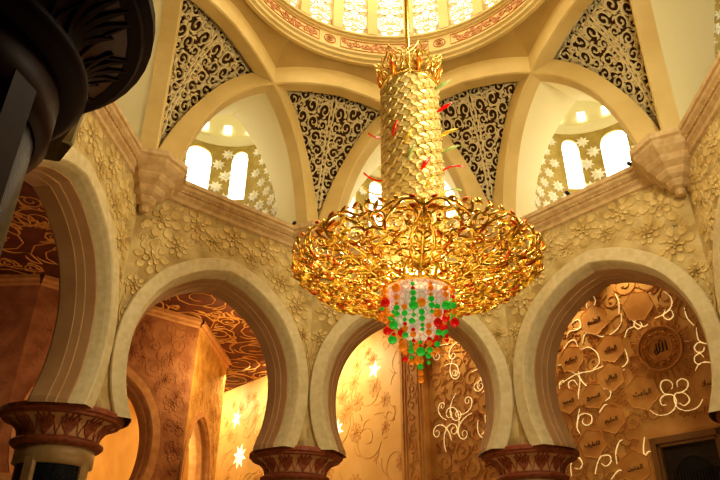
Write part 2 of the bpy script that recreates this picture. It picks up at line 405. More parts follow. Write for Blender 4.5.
# window niche of one face
def niche_master():
    root = link('window_1', None, kind='structure')
    # splayed reveal from the front arches to the inner arch (plane d=10.6)
    H = 24; far = resample(catmull([(2.95, 13.4), (2.9, 14.4), (2.65, 15.7), (2.2, 16.9), (1.5, 17.95), (.75, 18.7), (0, 19.25)], 4), H)
    # the rising half: left half lies on arch with dir +22.5 (local), chord coord t from -7.07 to crossing
    half = resample([(t, z) for t, z in INTR if t > 2.9], H)
    mb = MB()
    for s in (-1, 1):
        rows = []
        for (t, z), (tf, zf) in zip(half, far):
            # point on arch plane whose normal is at -s*22.5 from this face
            a = radians(22.5)
            x = PD*sin(a)-t*cos(a); y = PD*cos(a)+t*sin(a)   # lies on the negative side for a>0
            x = -abs(x) if s < 0 else abs(x)
            x += (.06 if x < 0 else -.06); y += .14
            p0 = Vector((x, y, z)); p1 = Vector((s*tf, 10.7, zf))
            rows.append([tuple(p0.lerp(p1, q)) for q in (0, .33, .66, 1)])
        mb.grid(rows)
    mb.build('niche_reveal', M['pale'], root, smooth=True)
    # wall around the inner arch (seen from the chamber) is hidden; chamber = cylinder
    cy, R = 11.75, 3.15
    WA = [11, 48, 333, 300]; HWD = {11: 11.5, 48: 7.5, 333: 8, 300: 8}
    mb = MB(); z0, zt, ztop = 13.6, 20.1, 20.6; hw = radians(11.5)
    zb = 17.2; zspr = zt-.55
    def P(ang, z, rr=R): return (rr*sin(ang), cy+rr*cos(ang), z)
    a = radians(-160); end = radians(160)
    # piers and bands
    segs = []
    angs = []
    for k in range(4):
        w = radians(WA[k]); 
        if WA[k] > 180: w -= 2*pi
        if abs(w) < radians(95): segs.append(w)
    segs.sort()
    cur = -radians(109)
    HW = {w: radians(HWD[round(math.degrees(w)) % 360]) for w in segs}
    for w in segs+[None]:
        hw = HW.get(w, 0)
        nx = (w-hw) if w is not None else radians(109)
        m = max(2, int((nx-cur)/radians(4)))
        mb.grid([[P(cur+(nx-cur)*j/m, z) for j in range(m+1)] for z in (z0, ztop)])
        if w is not None:
            K = 10; prof = [(w-hw+2*hw*j/K) for j in range(K+1)]
            mb.grid([[P(q, z) for q in prof] for z in (z0, zb)])
            mb.grid([[P(q, zspr+.55*sqrt(max(0, 1-((q-w)/hw)**2))) for q in prof], [P(q, ztop) for q in prof]])
            # reveal
            loop = [(w-hw, zb)]+[(q, zspr+.55*sqrt(max(0, 1-((q-w)/hw)**2))) for q in prof]+[(w+hw, zb)]
            mb.grid([[P(q, z) for q, z in loop], [P(q, z, R+.2) for q, z in loop]])
            cur = w+hw
    mb.build('niche_wall', M['nichew'], root)
    for w in segs:
        hw = HW[w]; K = 10; prof = [(w-hw+2*hw*j/K) for j in range(K+1)]
        p = MB(); p.grid([[P(q, zb, R+.12) for q in prof], [P(q, zspr+.55*sqrt(max(0, 1-((q-w)/hw)**2)), R+.12) for q in prof]])
        pn = p.build('pane', M['pane'], root)
        p = MB()
        for z in (zb+.9, zb+1.85): p.box((-R*hw, R-.0, z), (R*hw, R+.04, z+.035), lambda x, y, zz, w=w: (x*cos(w)+y*sin(w), cy-x*sin(w)+y*cos(w), zz))
        p.build('glazing_bar', M['bar'], pn)
    # flower relief
    mb = MB(); g = lambda u, v, h: P(u/R, v, R-h); rnd = random.Random(9)
    row = 0; z = 14.6
    while z < 20.3:
        k = 0
        while True:
            u = (-109*pi/180*R)+(row % 2)*.4+k*.8; k += 1
            if u > 109*pi/180*R: break
            if any(abs(u-w*R) < HW[w]*R+.2 for w in segs) and zb-.35 < z < zt+.3: continue
            mb.star(g, u, z, rnd.uniform(.32, .4), 8, .05, .58, rnd.random()); mb.star(g, u, z, .2, 6, .09, .45, rnd.random())
        row += 1; z += .66
    mb.build('flower_relief', M['white'], root)
    # ring cornice and little dome
    mb = MB(); mb.lathe([(R, 20.4), (R-.12, 20.45), (R-.12, 20.6), (R-.25, 20.65), (R-.25, 20.85), (R-.1, 20.9), (R-.15, 21.4)]+[(R*cos(q)-.15, 21.4+2.4*sin(q)) for q in [pi/2*j/8 for j in range(1, 8)]]+[(.02, 23.8)], 40, (0, cy))
    mb.build('niche_dome', M['pale'], root, smooth=True)
    for k in range(16):
        w = radians(11+22.5*k); p = MB()
        T = lambda x, y, z, w=w: (x*cos(w)+y*sin(w), cy-x*sin(w)+y*cos(w), z)
        p.box((-.17, R-.22, 21.12), (.17, R-.17, 21.55), T)
        p.build('dome_window_pane', M['pane'], root)
    # wall that frames the inner arch from the niche side
    mb = MB(); fr = [(-t, z) for t, z in far]+[(t, z) for t, z in far[-2::-1]]
    mb.grid([[(t, 10.7, z) for t, z in fr], [(t*1.25, 10.72, 13.4+(z-13.4)*1.35) for t, z in fr]])
    mb.build('niche_front', M['pale'], root)
    return root
nic0 = niche_master(); n = 1
for d in (45, -45, 90, -90):
    n += 1; c = copy_tree(nic0); c.name = 'window_%d' % n; c.rotation_euler = (0, 0, -radians(d))
    if d > 0: c.scale = (-1, 1, 1)

# ------------------------------------------------------------------ dome ring, drum, dome
mb = MB(); mb.lathe([(6.45, 20.5), (6.3, 20.5), (6.3, 20.62), (6.2, 20.68), (6.2, 20.82), (6.12, 20.9), (6.12, 20.98), (6.2, 21.02), (6.2, 21.74), (6.12, 21.78), (6.12, 21.86), (6.02, 21.9), (6.02, 22.0), (6.2, 22.05), (6.3, 22.1)], 96)
ring = mb.build('trim_40', M['plaster'], kind='structure')
band = MB(); g = lambda u, v, h: ((6.2-h)*sin(u/6.2), (6.2-h)*cos(u/6.2), v)
for k in range(8):
    c0 = radians(-29+45*k)*6.2
    lo, hi = c0+.5, c0+4.87-.5
    band.cm = 0
    arabesque(band, g, lambda u, v: lo+.05 < u < hi-.05 and 21.14 < v < 21.62, (lo, 21.1, hi, 21.66), 30+k, (.16, .11, .08), .095, .03, leaves=2, tries=500)
    for z in (21.12, 21.64): band.ribbon(g, [(lo+(hi-lo)*j/12, z) for j in range(13)], .04, .03)
    for u in (lo, hi): band.ribbon(g, [(u, 21.12), (u, 21.64)], .04, .03)
    band.ribbon(g, [(c0+.26*sin(q), 21.38+.22*cos(q)) for q in [2*pi*j/20 for j in range(21)]], .05, .035)
    band.ribbon(g, [(c0+.15*sin(q), 21.38+.12*cos(q)) for q in [2*pi*j/16 for j in range(17)]], .03, .035)
    band.star(g, c0, 21.38, .1, 6, .03)
band.build('ornament_band', M['band'], ring)
NW = 24; mbp = MB()
for k in range(NW):
    w = 2*pi*k/NW-radians(3.8); hw2 = radians(2.1)
    lo = w+radians(15)/2-hw2; hi = w+radians(15)/2+hw2
    T = lambda a, r, z: (r*sin(a), r*cos(a), z)
    vs = [T(a, r, z) for a in (lo, hi) for r in (6.0, 6.5) for z in (22.0, 27.6)]
    mbp.add(vs, [(0, 1, 3, 2), (4, 6, 7, 5), (0, 4, 5, 1), (0, 2, 6, 4)])
drum = mbp.build('wall_drum', M['plaster'], kind='structure')
# lattice master for one drum window
mb = MB(); g = lambda u, v, h: (u, 6.22-h, v)
arabesque(mb, g, lambda u, v: 0.02 < u < .64 and 22.12 < v < 27.4, (0, 22.1, .64, 27.4), 77, (.28, .22, .16, .11, .08), .06, .05, leaves=2, tries=700, mirror=True, gap=.92)
mb.ribbon(g, [(0, 22.05), (0, 27.5)], .05, .05)
for s in (-1, 1): mb.ribbon(g, [(s*.62, 22.05), (s*.62, 27.5)], .07, .06)
lat = mb.build('fretwork_screen', M['fret'])
p = MB(); p.poly([(-.75, 6.42, 22.0), (.75, 6.42, 22.0), (.75, 6.42, 27.6), (-.75, 6.42, 27.6)]); pn = p.build('drum_pane', mat('daylit drum pane', (255, 255, 255), .5, emit=(255, 246, 224), es=1.15), lat)
lat['kind'] = 'structure'; lat.name = 'window_20'
lat.rotation_euler = (0, 0, radians(3.8))
for k in range(1, NW):
    c = copy_tree(lat); c.name = 'window_%d' % (20+k); c.rotation_euler = (0, 0, radians(3.8)-2*pi*k/NW)
mb = MB(); mb.lathe([(6.1, 27.4), (6.5, 27.6)]+[(6.5*cos(q), 27.6+6.3*sin(q)) for q in [pi/2*j/12 for j in range(1, 12)]]+[(.02, 33.9)], 64)
mb.build('ceiling_dome', M['plaster'], kind='structure', smooth=True)

# ------------------------------------------------------------------ corbels
def corbel_master():
    mb = MB()
    prof = [(.02, 11.75), (.12, 11.78), (.17, 11.9), (.13, 12.0), (.26, 12.06), (.34, 12.18), (.34, 12.26), (.5, 12.36), (.58, 12.48), (.58, 12.56), (.78, 12.72), (.84, 12.84), (.84, 12.93), (1.02, 13.12), (1.1, 13.25), (1.1, 13.36), (1.18, 13.42), (1.18, 13.62), (.02, 13.64)]
    prof = [(r*1.13, z) for r, z in prof]
    mb.lathe(prof, 8, (0, 9.72), a0=pi/8)
    return mb.build('corbel', M['cornice'])
cb0 = corbel_master(); cb0.rotation_euler = (0, 0, radians(67.5))
relabel(cb0, 'stepped octagonal stone corbel at the left, under the tall fretwork panel', category='corbel', group='stepped stone corbels under the cornice')
for d, lb in ((-22.5, 'stepped stone corbel hidden behind the left rim of the chandelier'), (22.5, 'stepped stone corbel hidden behind the right rim of the chandelier'), (67.5, 'stepped octagonal stone corbel at the right, under the tall fretwork panel')):
    c = copy_tree(cb0); c.rotation_euler = (0, 0, -radians(d)); relabel(c, lb)

# security cameras on the cornice
def cam_master():
    root = link('security_camera', None)
    m = MB(); m.box((-.05, -.04, 0), (.05, .04, .05)); m.box((-.02, -.02, .05), (.02, .02, .12)); m.build('bracket', M['black'], root)
    m = MB(); m.tube([(0, .1, .15), (0, -.16, .13)], .07, 10); m.sphere((0, -.16, .13), .07, 8); m.build('housing', M['black'], root, smooth=True)
    return root
cm0 = cam_master(); first = True
def on_face(t, z, d, adeg): a = radians(adeg); return (t*cos(a)+d*sin(a), -t*sin(a)+d*cos(a), z)
CAMS = [(on_face(-2.5, 13.6, APO-.3, -45), 'black security camera on the cornice just right of the left corbel'), (on_face(2.5, 13.6, APO-.3, -45), 'black security camera on the cornice beside the left rim of the chandelier'),
        (on_face(-.2, 13.62, APO-.3, 45), 'black security camera on the cornice under the right niche windows'), (on_face(2.35, 13.6, APO-.3, 45), 'black security camera on the cornice just left of the right corbel'),
        (on_face(0, 13.64, 9.0, 63), 'black security camera on top of the right corbel'), (on_face(3.7-.6, 13.62, APO-.3, -90), 'black security camera on the cornice just left of the left corbel'),
        (on_face(-2.9, 13.62, APO-.3, 90), 'black security camera on the cornice just right of the right corbel')]
for p, lb in CAMS:
    c = cm0 if first else copy_tree(cm0); first = False
    c.location = p; c.rotation_euler = (0, 0, atan2(p[0], -p[1])+pi*0); relabel(c, lb, category='security camera', group='security cameras on the cornice')

# ------------------------------------------------------------------ columns
def column_master():
    root = link('column', None)
    r = 1.06
    m = MB(); m.lathe([(1.5, -1.6), (1.5, -1.35), (1.35, -1.3), (1.35, -1.1), (1.22, -1.0), (1.16, -.9)], 48); m.build('base', M['shaft'], root, smooth=True)
    m = MB(); m.lathe([(r-.07, -.95), (r-.07, 3.75)], 48); m.build('mosaic_panels', M['dark'], root, smooth=True)
    for k in range(4):
        m = MB(); a = radians(75+90*k); hw = radians(9.5)
        T = lambda q, rr, z: (rr*sin(q), -rr*cos(q), z)
        prof = [(hw, r-.08), (hw, r), (hw*.7, r+.05), (-hw*.7, r+.05), (-hw, r), (-hw, r-.08)]
        m.grid([[T(-a+dq, rr, z) for dq, rr in prof] for z in (-.95, 3.6)])
        m.build('mullion', M['shaft'], root)
    m = MB(); m.lathe([(r-.06, 3.45), (r+.04, 3.5), (r+.04, 3.98), (r-.02, 4.0)], 48); m.build('neck_band', M['shaft'], root, smooth=True)
    m = MB(); m.lathe([(1.08, 3.96), (1.22, 3.98), (1.3, 4.06), (1.3, 4.12), (1.2, 4.18), (1.12, 4.2)], 48); m.build('collar', M['capr'], root, smooth=True)
    bell = [(1.12, 4.18), (1.14, 4.35), (1.22, 4.5), (1.36, 4.64), (1.56, 4.74)]
    m = MB(); m.lathe(bell, 48); b = m.build('bell', M['caph'], root, smooth=True)
    m = MB()
    bz = catmull(bell, 4)
    def g(u, v, h):     # u = angle*1.2, v = 0..1
        i = min(max(v, 0), .999)*(len(bz)-1); j = int(i); t = i-j
        rr = bz[j][0]+(bz[j+1][0]-bz[j][0])*t+h; z = bz[j][1]+(bz[j+1][1]-bz[j][1])*t-h*.5
        return (rr*sin(u), -rr*cos(u), z)
    for k in range(12):
        a = 2*pi*k/12
        for s, ln in ((0, .92), (-.1, .88), (.1, .88), (-.19, .72), (.19, .72)):
            m.ribbon(g, [(a+s*t**.7, .08+ln*t) for t in (0, .2, .4, .6, .8, 1)], [.03, .07, .1, .1, .07, .02], .03)
        m.ribbon(g, [(a+pi/12+.13*s2, .05+.8*abs(s2)) for s2 in (-1.6, -1.2, -.8, -.4, 0, .4, .8, 1.2, 1.6) if abs(s2) <= 1.2], .03, .02)
    m.build('palm_inlay', M['capr'], b)
    m = MB(); m.lathe([(1.54, 4.72), (1.66, 4.74), (1.69, 4.8), (1.76, 4.84), (1.76, 4.96), (1.7, 5.0), (.02, 5.02)], 48); m.build('rim', M['capr'], root, smooth=False)
    m = MB()
    m.box((-.95, -1.38, 5.0), (.95, .3, 5.3)); m.build('impost_block', M['shaft'], root)
    return root
col0 = column_master()
CL = {-67.5: 'stone column at the far left with dark mosaic panels and russet palm capital', -22.5: 'column with russet palm capital between the left and centre arches',
      22.5: 'column with russet palm capital between the centre and right arches', 67.5: 'column carrying the right arch at the right edge',
      -157.5: 'unlit foreground column with flared capital filling the upper left corner'}
DK = {M['shaft']: mat('unlit brown marble', (66, 34, 16), .5, spec=.2), M['capr']: mat('unlit russet stone', (44, 18, 10), .6, spec=.2), M['caph']: mat('unlit palm inlay', (84, 48, 26), .5), M['dark']: mat('unlit mosaic', (8, 10, 14), .35, spec=.3, bump=.4, bscale=40, bdist=.01)}  # darker copies of the column stones, lack of light put into the colour
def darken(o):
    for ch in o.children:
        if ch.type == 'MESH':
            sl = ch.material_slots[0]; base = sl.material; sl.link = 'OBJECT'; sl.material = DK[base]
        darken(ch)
first = True
for d, lb in CL.items():
    c = col0 if first else copy_tree(col0); first = False
    a = radians(d); c.location = (11.36*sin(a), 11.36*cos(a), 0) if d > -100 else (-4.16, -11.08, 0); c.rotation_euler = (0, 0, -a)
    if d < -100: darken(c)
    relabel(c, lb, category='column')

# ------------------------------------------------------------------ qibla wall (plane, normal 45 deg, distance 14)
QC = 14.0; fq = face_f(radians(45)); ZC = 14.45
def q(u, v, h): return fq(u, QC-h, v)
mb = MB(); mb.grid([[q(u, z, 0) for u in (-12.6, 0, 9)] for z in (-1.6, ZC+1.5)]); wq = mb.build('wall_qibla', M['qib'], kind='structure')
mb = MB(); mb.grid([[q(u, z, -.35) for u in (-60, -40, -14.2)] for z in (-1.6, ZC+.1)])
wl = mb.build('wall_qibla_left', M['qibl'], kind='structure')
mb = MB(); mb.box((-14.3, QC-.35, -1.6), (-12.6, QC+.4, ZC), fq); pil = mb.build('trim_50', M['qib'], kind='structure')
mb = MB()
qp = lambda u, v, h: fq(u, QC-.35-h, v)
for u in (-14.1, -12.8, -13.0, -13.9): mb.ribbon(qp, [(u, -1), (u, 14.4)], .07, .05)
arabesque(mb, qp, lambda u, v: -13.9 < u < -13.0, (-13.9, 3, -13.0, 14.3), 21, (.36, .24, .15), .05, .04, tries=500)
mb.build('carved_vine', M['qib'], pil)
# star inlays and line drawing on the smooth wall
ql = lambda u, v, h: fq(u, QC+.35-h, v)
mb = MB()
arabesque(mb, ql, lambda u, v: True, (-38, 4, -14.5, 13.5), 41, (1.7, 1.2, .8, .5), .05, .02, leaves=3, tries=300, turns=1.1)
rnd = random.Random(8)
for _ in range(60): mb.flower(ql, rnd.uniform(-38, -15), rnd.uniform(4, 13.5), rnd.uniform(.3, .6), rnd, .02)
mb.build('carved_line_flowers', mat('faint golden carving', (214, 162, 88), .5), wl)
ST = [(-20.9, 12.15, .62, 5, 'glowing five pointed star inlay at the left edge of the centre arch'), (-17.1, 12.1, .62, 5, 'glowing five pointed star inlay beside the chandelier crystals'),
      (-20.5, 9.2, .72, 8, 'glowing eight pointed flower inlay at the left of the centre arch'), (-31.3, 9.2, .9, 8, 'glowing eight pointed flower inlay low in the left arch'), (-32.2, 12.0, .75, 6, 'glowing star inlay above the eight pointed flower in the left arch'),
      (-18.2, 7.0, .5, 5, 'glowing star inlay low beside the centre arch column')]
for u, v, R, n_, lb in ST[:5]:
    m = MB(); m.star(ql, u, v, R, n_, .04, .42 if n_ != 8 else .5, .3); m.build('star_inlay', M['star'], label=lb, cat='star inlay', group='glowing star inlays on the golden wall')
# cartouches with names
NAMES = ['\uFEE2\uFEF4\uFEE0\uFECC\uFEDF\uFE8D', '\uFEDA\uFEE0\uFEE4\uFEDF\uFE8D', '\uFEE2\uFEF4\uFEDC\uFEA4\uFEDF\uFE8D', '\uFEF2\uFED7\uFE8E\uFE92\uFEDF\uFE8D', '\uFE9A\uFECB\uFE8E\uFE92\uFEDF\uFE8D', '\uFECA\uFEF4\uFEE4\uFEB4\uFEDF\uFE8D', '\uFEAA\uFEF4\uFEA0\uFEE4\uFEDF\uFE8D', '\uFEE2\uFEF4\uFEE0\uFEA4\uFEDF\uFE8D', '\uFED2\uFEF4\uFEC4\uFEE0\uFEDF\uFE8D', '\uFEE6\uFEF4\uFE98\uFEE4\uFEDF\uFE8D', '\uFEFC\uFEB4\uFEDF\uFE8D', '\uFEB1\uFEEE\uFEAA\uFED8\uFEDF\uFE8D']
def text_mesh(body, size, depth):
    cu = bpy.data.curves.new('t', 'FONT'); cu.body = body; cu.size = size; cu.align_x = 'CENTER'; cu.align_y = 'CENTER'; cu.extrude = depth; cu.resolution_u = 3
    o = bpy.data.objects.new('t', cu); scene.collection.objects.link(o)
    dg = bpy.context.evaluated_depsgraph_get(); dg.update()
    me = bpy.data.meshes.new_from_object(o.evaluated_get(dg)); bpy.data.objects.remove(o)
    vs = [tuple(v.co) for v in me.vertices]; fs = [tuple(p.vertices) for p in me.polygons]; bpy.data.meshes.remove(me)
    return vs, fs
TEXTS = {}
def put_text(parent, body, u, v, size, surf, h):
    if body not in TEXTS: TEXTS[body] = text_mesh(body, 1, .02)
    vs, fs = TEXTS[body]
    m = MB(); m.add([surf(u+x*size, v+y*size, h+max(0, z)) for x, y, z in vs], fs); return m.build('lettering', M['ink'], parent)
def cartouche(m, g, u, v, R, a0=0):
    pts = []
    for k in range(48):
        a = 2*pi*k/48; r = R*(.86+.1*abs(cos(3*a+a0))**.7+.07*max(0, cos(6*a+2*a0))**6)
        pts.append((u+r*sin(a), v+r*cos(a)))
    N = 48
    vs = [g(x, y, -.01) for x, y in pts]+[g(x, y, .06) for x, y in pts]+[g(u+(x-u)*.9, v+(y-v)*.9, .05) for x, y in pts]+[g(u, v, .05)]
    m.add(vs, [(i, (i+1) % N, N+(i+1) % N, N+i) for i in range(N)]+[(N+i, N+(i+1) % N, 2*N+(i+1) % N, 2*N+i) for i in range(N)]+[(2*N+i, 2*N+(i+1) % N, 3*N) for i in range(N)])
CT = [(-2.75, 10.75, .68, 'top left of the carved qibla wall, brightest lit'), (-2.25, 9.35, .62, 'left of the round medallion'), (-4.1, 9.35, .6, 'upper one at the left jamb'), (-2.45, 8.2, .6, 'just under the one beside the medallion'),
      (-1.3, 7.3, .7, 'below left of the round medallion'), (-3.35, 7.6, .55, 'third row, second from left'), (-4.55, 7.65, .55, 'third row at the left jamb'), (-2.75, 6.55, .58, 'fourth row, dim and faint'), (-3.75, 5.75, .6, 'above the right hand column capital'),
      (-2.15, 4.65, .62, 'lowest, left of the dark mihrab frame'), (1.25, 7.15, .72, 'right of the trefoil scroll at the right edge'), (-.75, 10.75, .66, 'plain star above the medallion')]
# same panels further left, seen through the centre arch
for k in range(9): CT.append((-7.3-(k % 2)*1.5-(k//6)*2.6*(k % 2), 11.6-1.3*k*.82, .6, 'seen through the centre arch, number %d from the top' % (k+1)))
ORD = ['topmost', 'second', 'third', 'fourth', 'fifth', 'sixth', 'seventh', 'eighth', 'lowest']
for i, (u, v, R, lb) in enumerate(CT):
    if 'number' in lb: lb = 'through the centre arch, %s down the carved strip' % ORD[i-12]
    m = MB(); cartouche(m, q, u, v, R, (i % 3)*.4)
    o = m.build('calligraphy_panel', M['cart'], label='gold scalloped panel with an Arabic name, '+lb if i != 11 else 'blank gold star shaped panel above the round medallion', cat='wall panel', group='gold name panels on the qibla wall')
    if i != 11: put_text(o, NAMES[i % len(NAMES)], u, v-.02, R*.4, q, .055)
# scrollwork: cream glowing curls and carved background curls
mb = MB(); mc = MB()
def free(u, v, m=.0):
    if (u-(-.2))**2+(v-8.85)**2 < 1.25**2: return False
    if u > -1.6 and v < 6.0: return False
    return all((u-a)**2+(v-b)**2 > (R*.95+m)**2 for a, b, R, _ in CT)
arabesque(mb, q, free, (-12.2, 3.5, 6.5, 13.6), 51, (.5, .36, .25, .17, .12), .042, .028, leaves=3, tries=2600, gap=.93)
mb.build('carved_scrollwork', mat('darker carved scroll', (190, 132, 66), .5), wq)
rnd = random.Random(12)
def curl(u, v, a, R, s, tail):
    # a line whose curvature grows into a spiral
    N = 40; Lg = R*7.5; x = y = 0; h = a; P_ = [(0, 0)]
    for k in range(N):
        t = k/N; ka = (.25+2.9*t**2.2)/R; h += s*ka*Lg/N; x += cos(h)*Lg/N; y += sin(h)*Lg/N; P_.append((x, y))
    mx = sum(p[0] for p in P_)/len(P_); my = sum(p[1] for p in P_)/len(P_)
    P_ = [(p[0]-mx+u, p[1]-my+v) for p in P_]
    if any((p[0]+.2)**2+(p[1]-8.85)**2 < 1.2**2 for p in P_): return
    mc.ribbon(q, P_, [.018+.026*sin(pi*min(1, .1+k/N)) for k in range(N+1)], .035, flat=.7)
TRACED = [[(-3.46,9.9),(-3.26,10.29),(-2.9,10.16),(-2.48,9.93),(-2.02,9.97),(-1.61,10.25),(-1.52,10.67)],[(-1.07,10.88),(-1.19,10.56),(-1.09,10.22),(-0.74,9.87),(-0.48,9.91)],[(-0.58,10.2),(-0.92,10.22),(-1.08,10.04),(-0.95,9.83),(-0.76,9.91),(-0.81,10.1)],[(0.38,11.04),(0.6,10.71),(0.56,10.35),(0.22,10.12),(-0.2,10.05)],[(0.31,10.29),(0.16,10.04),(0.32,9.84),(0.53,9.93),(0.51,10.17),(0.35,10.17)],[(1.01,10.12),(1.02,9.71),(1.2,9.33)],[(1.26,9.24),(1.22,8.78),(1.39,8.58),(1.62,8.51)],[(1.39,8.58),(1.19,8.66),(1.01,8.52),(1.08,8.32),(1.28,8.3),(1.37,8.46)],[(1.26,8.07),(1.16,8.25),(0.95,8.18),(0.91,7.98),(1.06,7.85),(1.27,7.92)],[(0.8,7.56),(0.99,7.84),(1.29,7.89),(1.54,7.74),(1.63,7.54)],[(-1.15,6.61),(-0.94,6.39),(-0.57,6.32),(-0.23,6.47),(-0.09,6.74),(-0.18,6.98),(-0.47,7.09),(-0.56,7.37),(-0.44,7.57),(-0.21,7.55),(-0.09,7.37),(-0.16,7.2)],[(0.86,6.62),(0.63,6.38),(0.25,6.31),(-0.08,6.47),(-0.16,6.76),(-0.07,7.0),(0.17,7.01),(0.4,7.11),(0.48,7.33),(0.31,7.49),(0.1,7.42),(0.07,7.23)],[(-0.18,6.98),(-0.43,7.04),(-0.66,6.93),(-0.66,6.71),(-0.48,6.67)],[(0.17,7.01),(0.34,6.87),(0.38,6.65),(0.16,6.52),(-0.01,6.65)],[(-2.97,11.58),(-3.01,11.13),(-3.24,10.74),(-3.6,10.57),(-3.99,10.59),(-4.17,10.37)],[(-3.83,10.92),(-3.52,11.01),(-3.4,10.79),(-3.53,10.59),(-3.78,10.66)],[(-3.56,9.66),(-3.19,9.65),(-2.88,9.31),(-2.87,8.88),(-3.18,8.7)],[(-4.86,8.4),(-4.33,8.59),(-3.83,8.68),(-3.28,8.64),(-2.72,8.72)],[(-4.28,8.88),(-3.94,8.62),(-3.73,8.23),(-3.41,7.91),(-2.89,7.8),(-2.47,7.71)],[(-3.87,8.78),(-3.86,8.35),(-4.02,7.87),(-4.12,7.39)],[(-4.88,8.23),(-4.84,8.48),(-4.63,8.56)],[(-4.41,8.13),(-4.42,8.39),(-4.16,8.45),(-4.01,8.21)],[(-4.81,9.27),(-4.52,9.2),(-4.38,8.9)],[(-4.3,6.61),(-4.14,6.94),(-3.86,6.98),(-3.61,6.84),(-3.66,6.58),(-3.89,6.51),(-4.05,6.65),(-3.98,6.8)],[(-4.22,6.2),(-4.33,6.54),(-4.09,7.22)],[(-4.91,4.66),(-4.88,5.04),(-4.71,5.33),(-4.44,5.29),(-4.34,5.05),(-4.51,4.89),(-4.72,4.95)],[(-3.85,4.61),(-3.7,4.96),(-3.47,5.23),(-3.13,5.21),(-3.09,5.0),(-3.33,4.84),(-3.52,4.97)],[(-2.87,4.85),(-2.83,5.29),(-2.63,5.63),(-2.45,5.71)],[(-1.57,5.66),(-1.7,5.27),(-1.74,4.85),(-1.77,4.5)],[(-1.71,4.98),(-1.52,5.13),(-1.38,5.08)],[(-3.22,4.34),(-2.83,4.63),(-2.62,4.46)],[(-1.66,9.16),(-1.62,8.73),(-1.79,8.52),(-2.0,8.49)],[(-2.83,8.11),(-2.36,8.25),(-1.82,8.37)],[(-1.56,9.63),(-1.38,9.92),(-1.06,9.97)],[(-2.67,11.95),(-2.53,11.62),(-2.69,11.3)],[(-1.61,11.59),(-1.51,11.19),(-1.61,10.69)],[(-4.41,9.89),(-4.06,10.16),(-3.78,10.11),(-3.73,9.8)],[(-2.79,8.35),(-2.59,7.54),(-2.9,7.31)],[(-4.91,6.88),(-5.21,7.44)],[(-3.24,6.9),(-2.93,7.16),(-2.69,7.03)]]
for tr in TRACED:
    P_ = catmull(tr, 5); n_ = len(P_); mc.ribbon(q, P_, [.02+.022*sin(pi*k/(n_-1)) for k in range(n_)], .03, flat=.7)
for k in range(46):
    u, v = rnd.uniform(-11.9, -5.4), rnd.uniform(4.2, 13.3)
    if free(u, v, .05): curl(u, v, rnd.uniform(0, 2*pi), rnd.uniform(.24, .4), rnd.choice((1, -1)), 0)
mc.build('cream_scrolls', M['curl'], wq)
# round medallion
mu, mv = -.22, 8.82
m = MB()
for k in range(28):
    a = 2*pi*k/28; m.petal(q, mu+.82*sin(a), mv+.82*cos(a), pi/2-a, .34+.16*(k % 2), .1, .05)
med = m.build('round_medallion', M['cart'], label='round carved medallion with sunburst rays and dark Arabic word at its centre', cat='medallion')
m = MB()
for r, w_, h_ in ((.86, .09, .14), (.74, .04, .1), (.48, .05, .1)): m.ribbon(q, [(mu+r*sin(2*pi*k/40), mv+r*cos(2*pi*k/40)) for k in range(41)], w_, h_)
for k in range(14): a = 2*pi*k/14; m.star(q, mu+.61*sin(a), mv+.61*cos(a), .11, 5, .12)
m.poly([q(mu+.86*sin(2*pi*k/40), mv+.86*cos(2*pi*k/40), .03) for k in range(40)]); m.build('ring', M['cart'], med)
m = MB()           # the word written as strokes: alif, two lams, heh
qi = lambda u, v, h: q(mu+u, mv+v, h+.07)
S = lambda P_, w_: m.ribbon(qi, P_, w_, .02, flat=.9)
S([(.25, .24), (.24, 0), (.25, -.16)], [.03, .06, .05]); S([(.12, .22), (.11, 0), (.1, -.14), (.02, -.17)], [.03, .06, .05, .04])
S([(-.02, .22), (-.03, 0), (-.04, -.14), (-.12, -.18)], [.03, .06, .05, .04]); S([(-.13, .2), (-.15, -.05), (-.12, -.18), (-.2, -.22), (-.26, -.12), (-.2, -.04), (-.14, -.1)], [.03, .05, .05, .05, .05, .05, .04])
S([(-.02, .3), (0, .26), (.04, .3), (.06, .26), (.1, .31)], .025)
m.build('lettering', M['ink'], med)
# mihrab frame
root = link('mihrab_niche', None, label='dark arched prayer niche in a bronze rectangular frame at the lower right', cat='prayer niche')
m = MB()
x0, x1, zt = -1.3, 1.35, 5.5
for a_, b_, w_ in ((0, .22, .12), (.22, .34, .07)):
    m.box((x0+a_, QC-.3+a_*.3, -1.6), (x0+b_, QC+.02, zt-a_), fq); m.box((x1-b_, QC-.3+a_*.3, -1.6), (x1-a_, QC+.02, zt-a_), fq); m.box((x0+a_, QC-.3+a_*.3, zt-b_), (x1-a_, QC+.02, zt-a_), fq)
m.build('frame', M['nframe'], root)
m = MB(); pts = [(-.85, -1.6), (-.85, 3.6)]+[(-.85*cos(k*pi/16), 3.6+1.15*sin(k*pi/16)) for k in range(1, 16)]+[(.85, 3.6), (.85, -1.6)]
outer = [(-.98, -1.6), (-.98, 5.18)]+[(-.98+1.96*k/16, 5.18) for k in range(1, 16)]+[(.98, 5.18), (.98, -1.6)]
m.grid([[fq(t+.02, QC-.05, z) for t, z in outer], [fq(t+.02, QC-.05, z) for t, z in pts], [fq(t+.02, QC-.02, z) for t, z in pts]]); m.build('spandrel_panel', M['niche'], root)
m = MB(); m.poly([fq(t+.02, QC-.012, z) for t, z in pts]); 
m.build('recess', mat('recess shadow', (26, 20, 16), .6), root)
m = MB()
for k in range(15): u = -.78+k*.111+.02; m.tube([fq(u, QC-.06, -1.6), fq(u, QC-.06, 4.3)], .03, 6)
m.build('fluting', M['niche'], root)

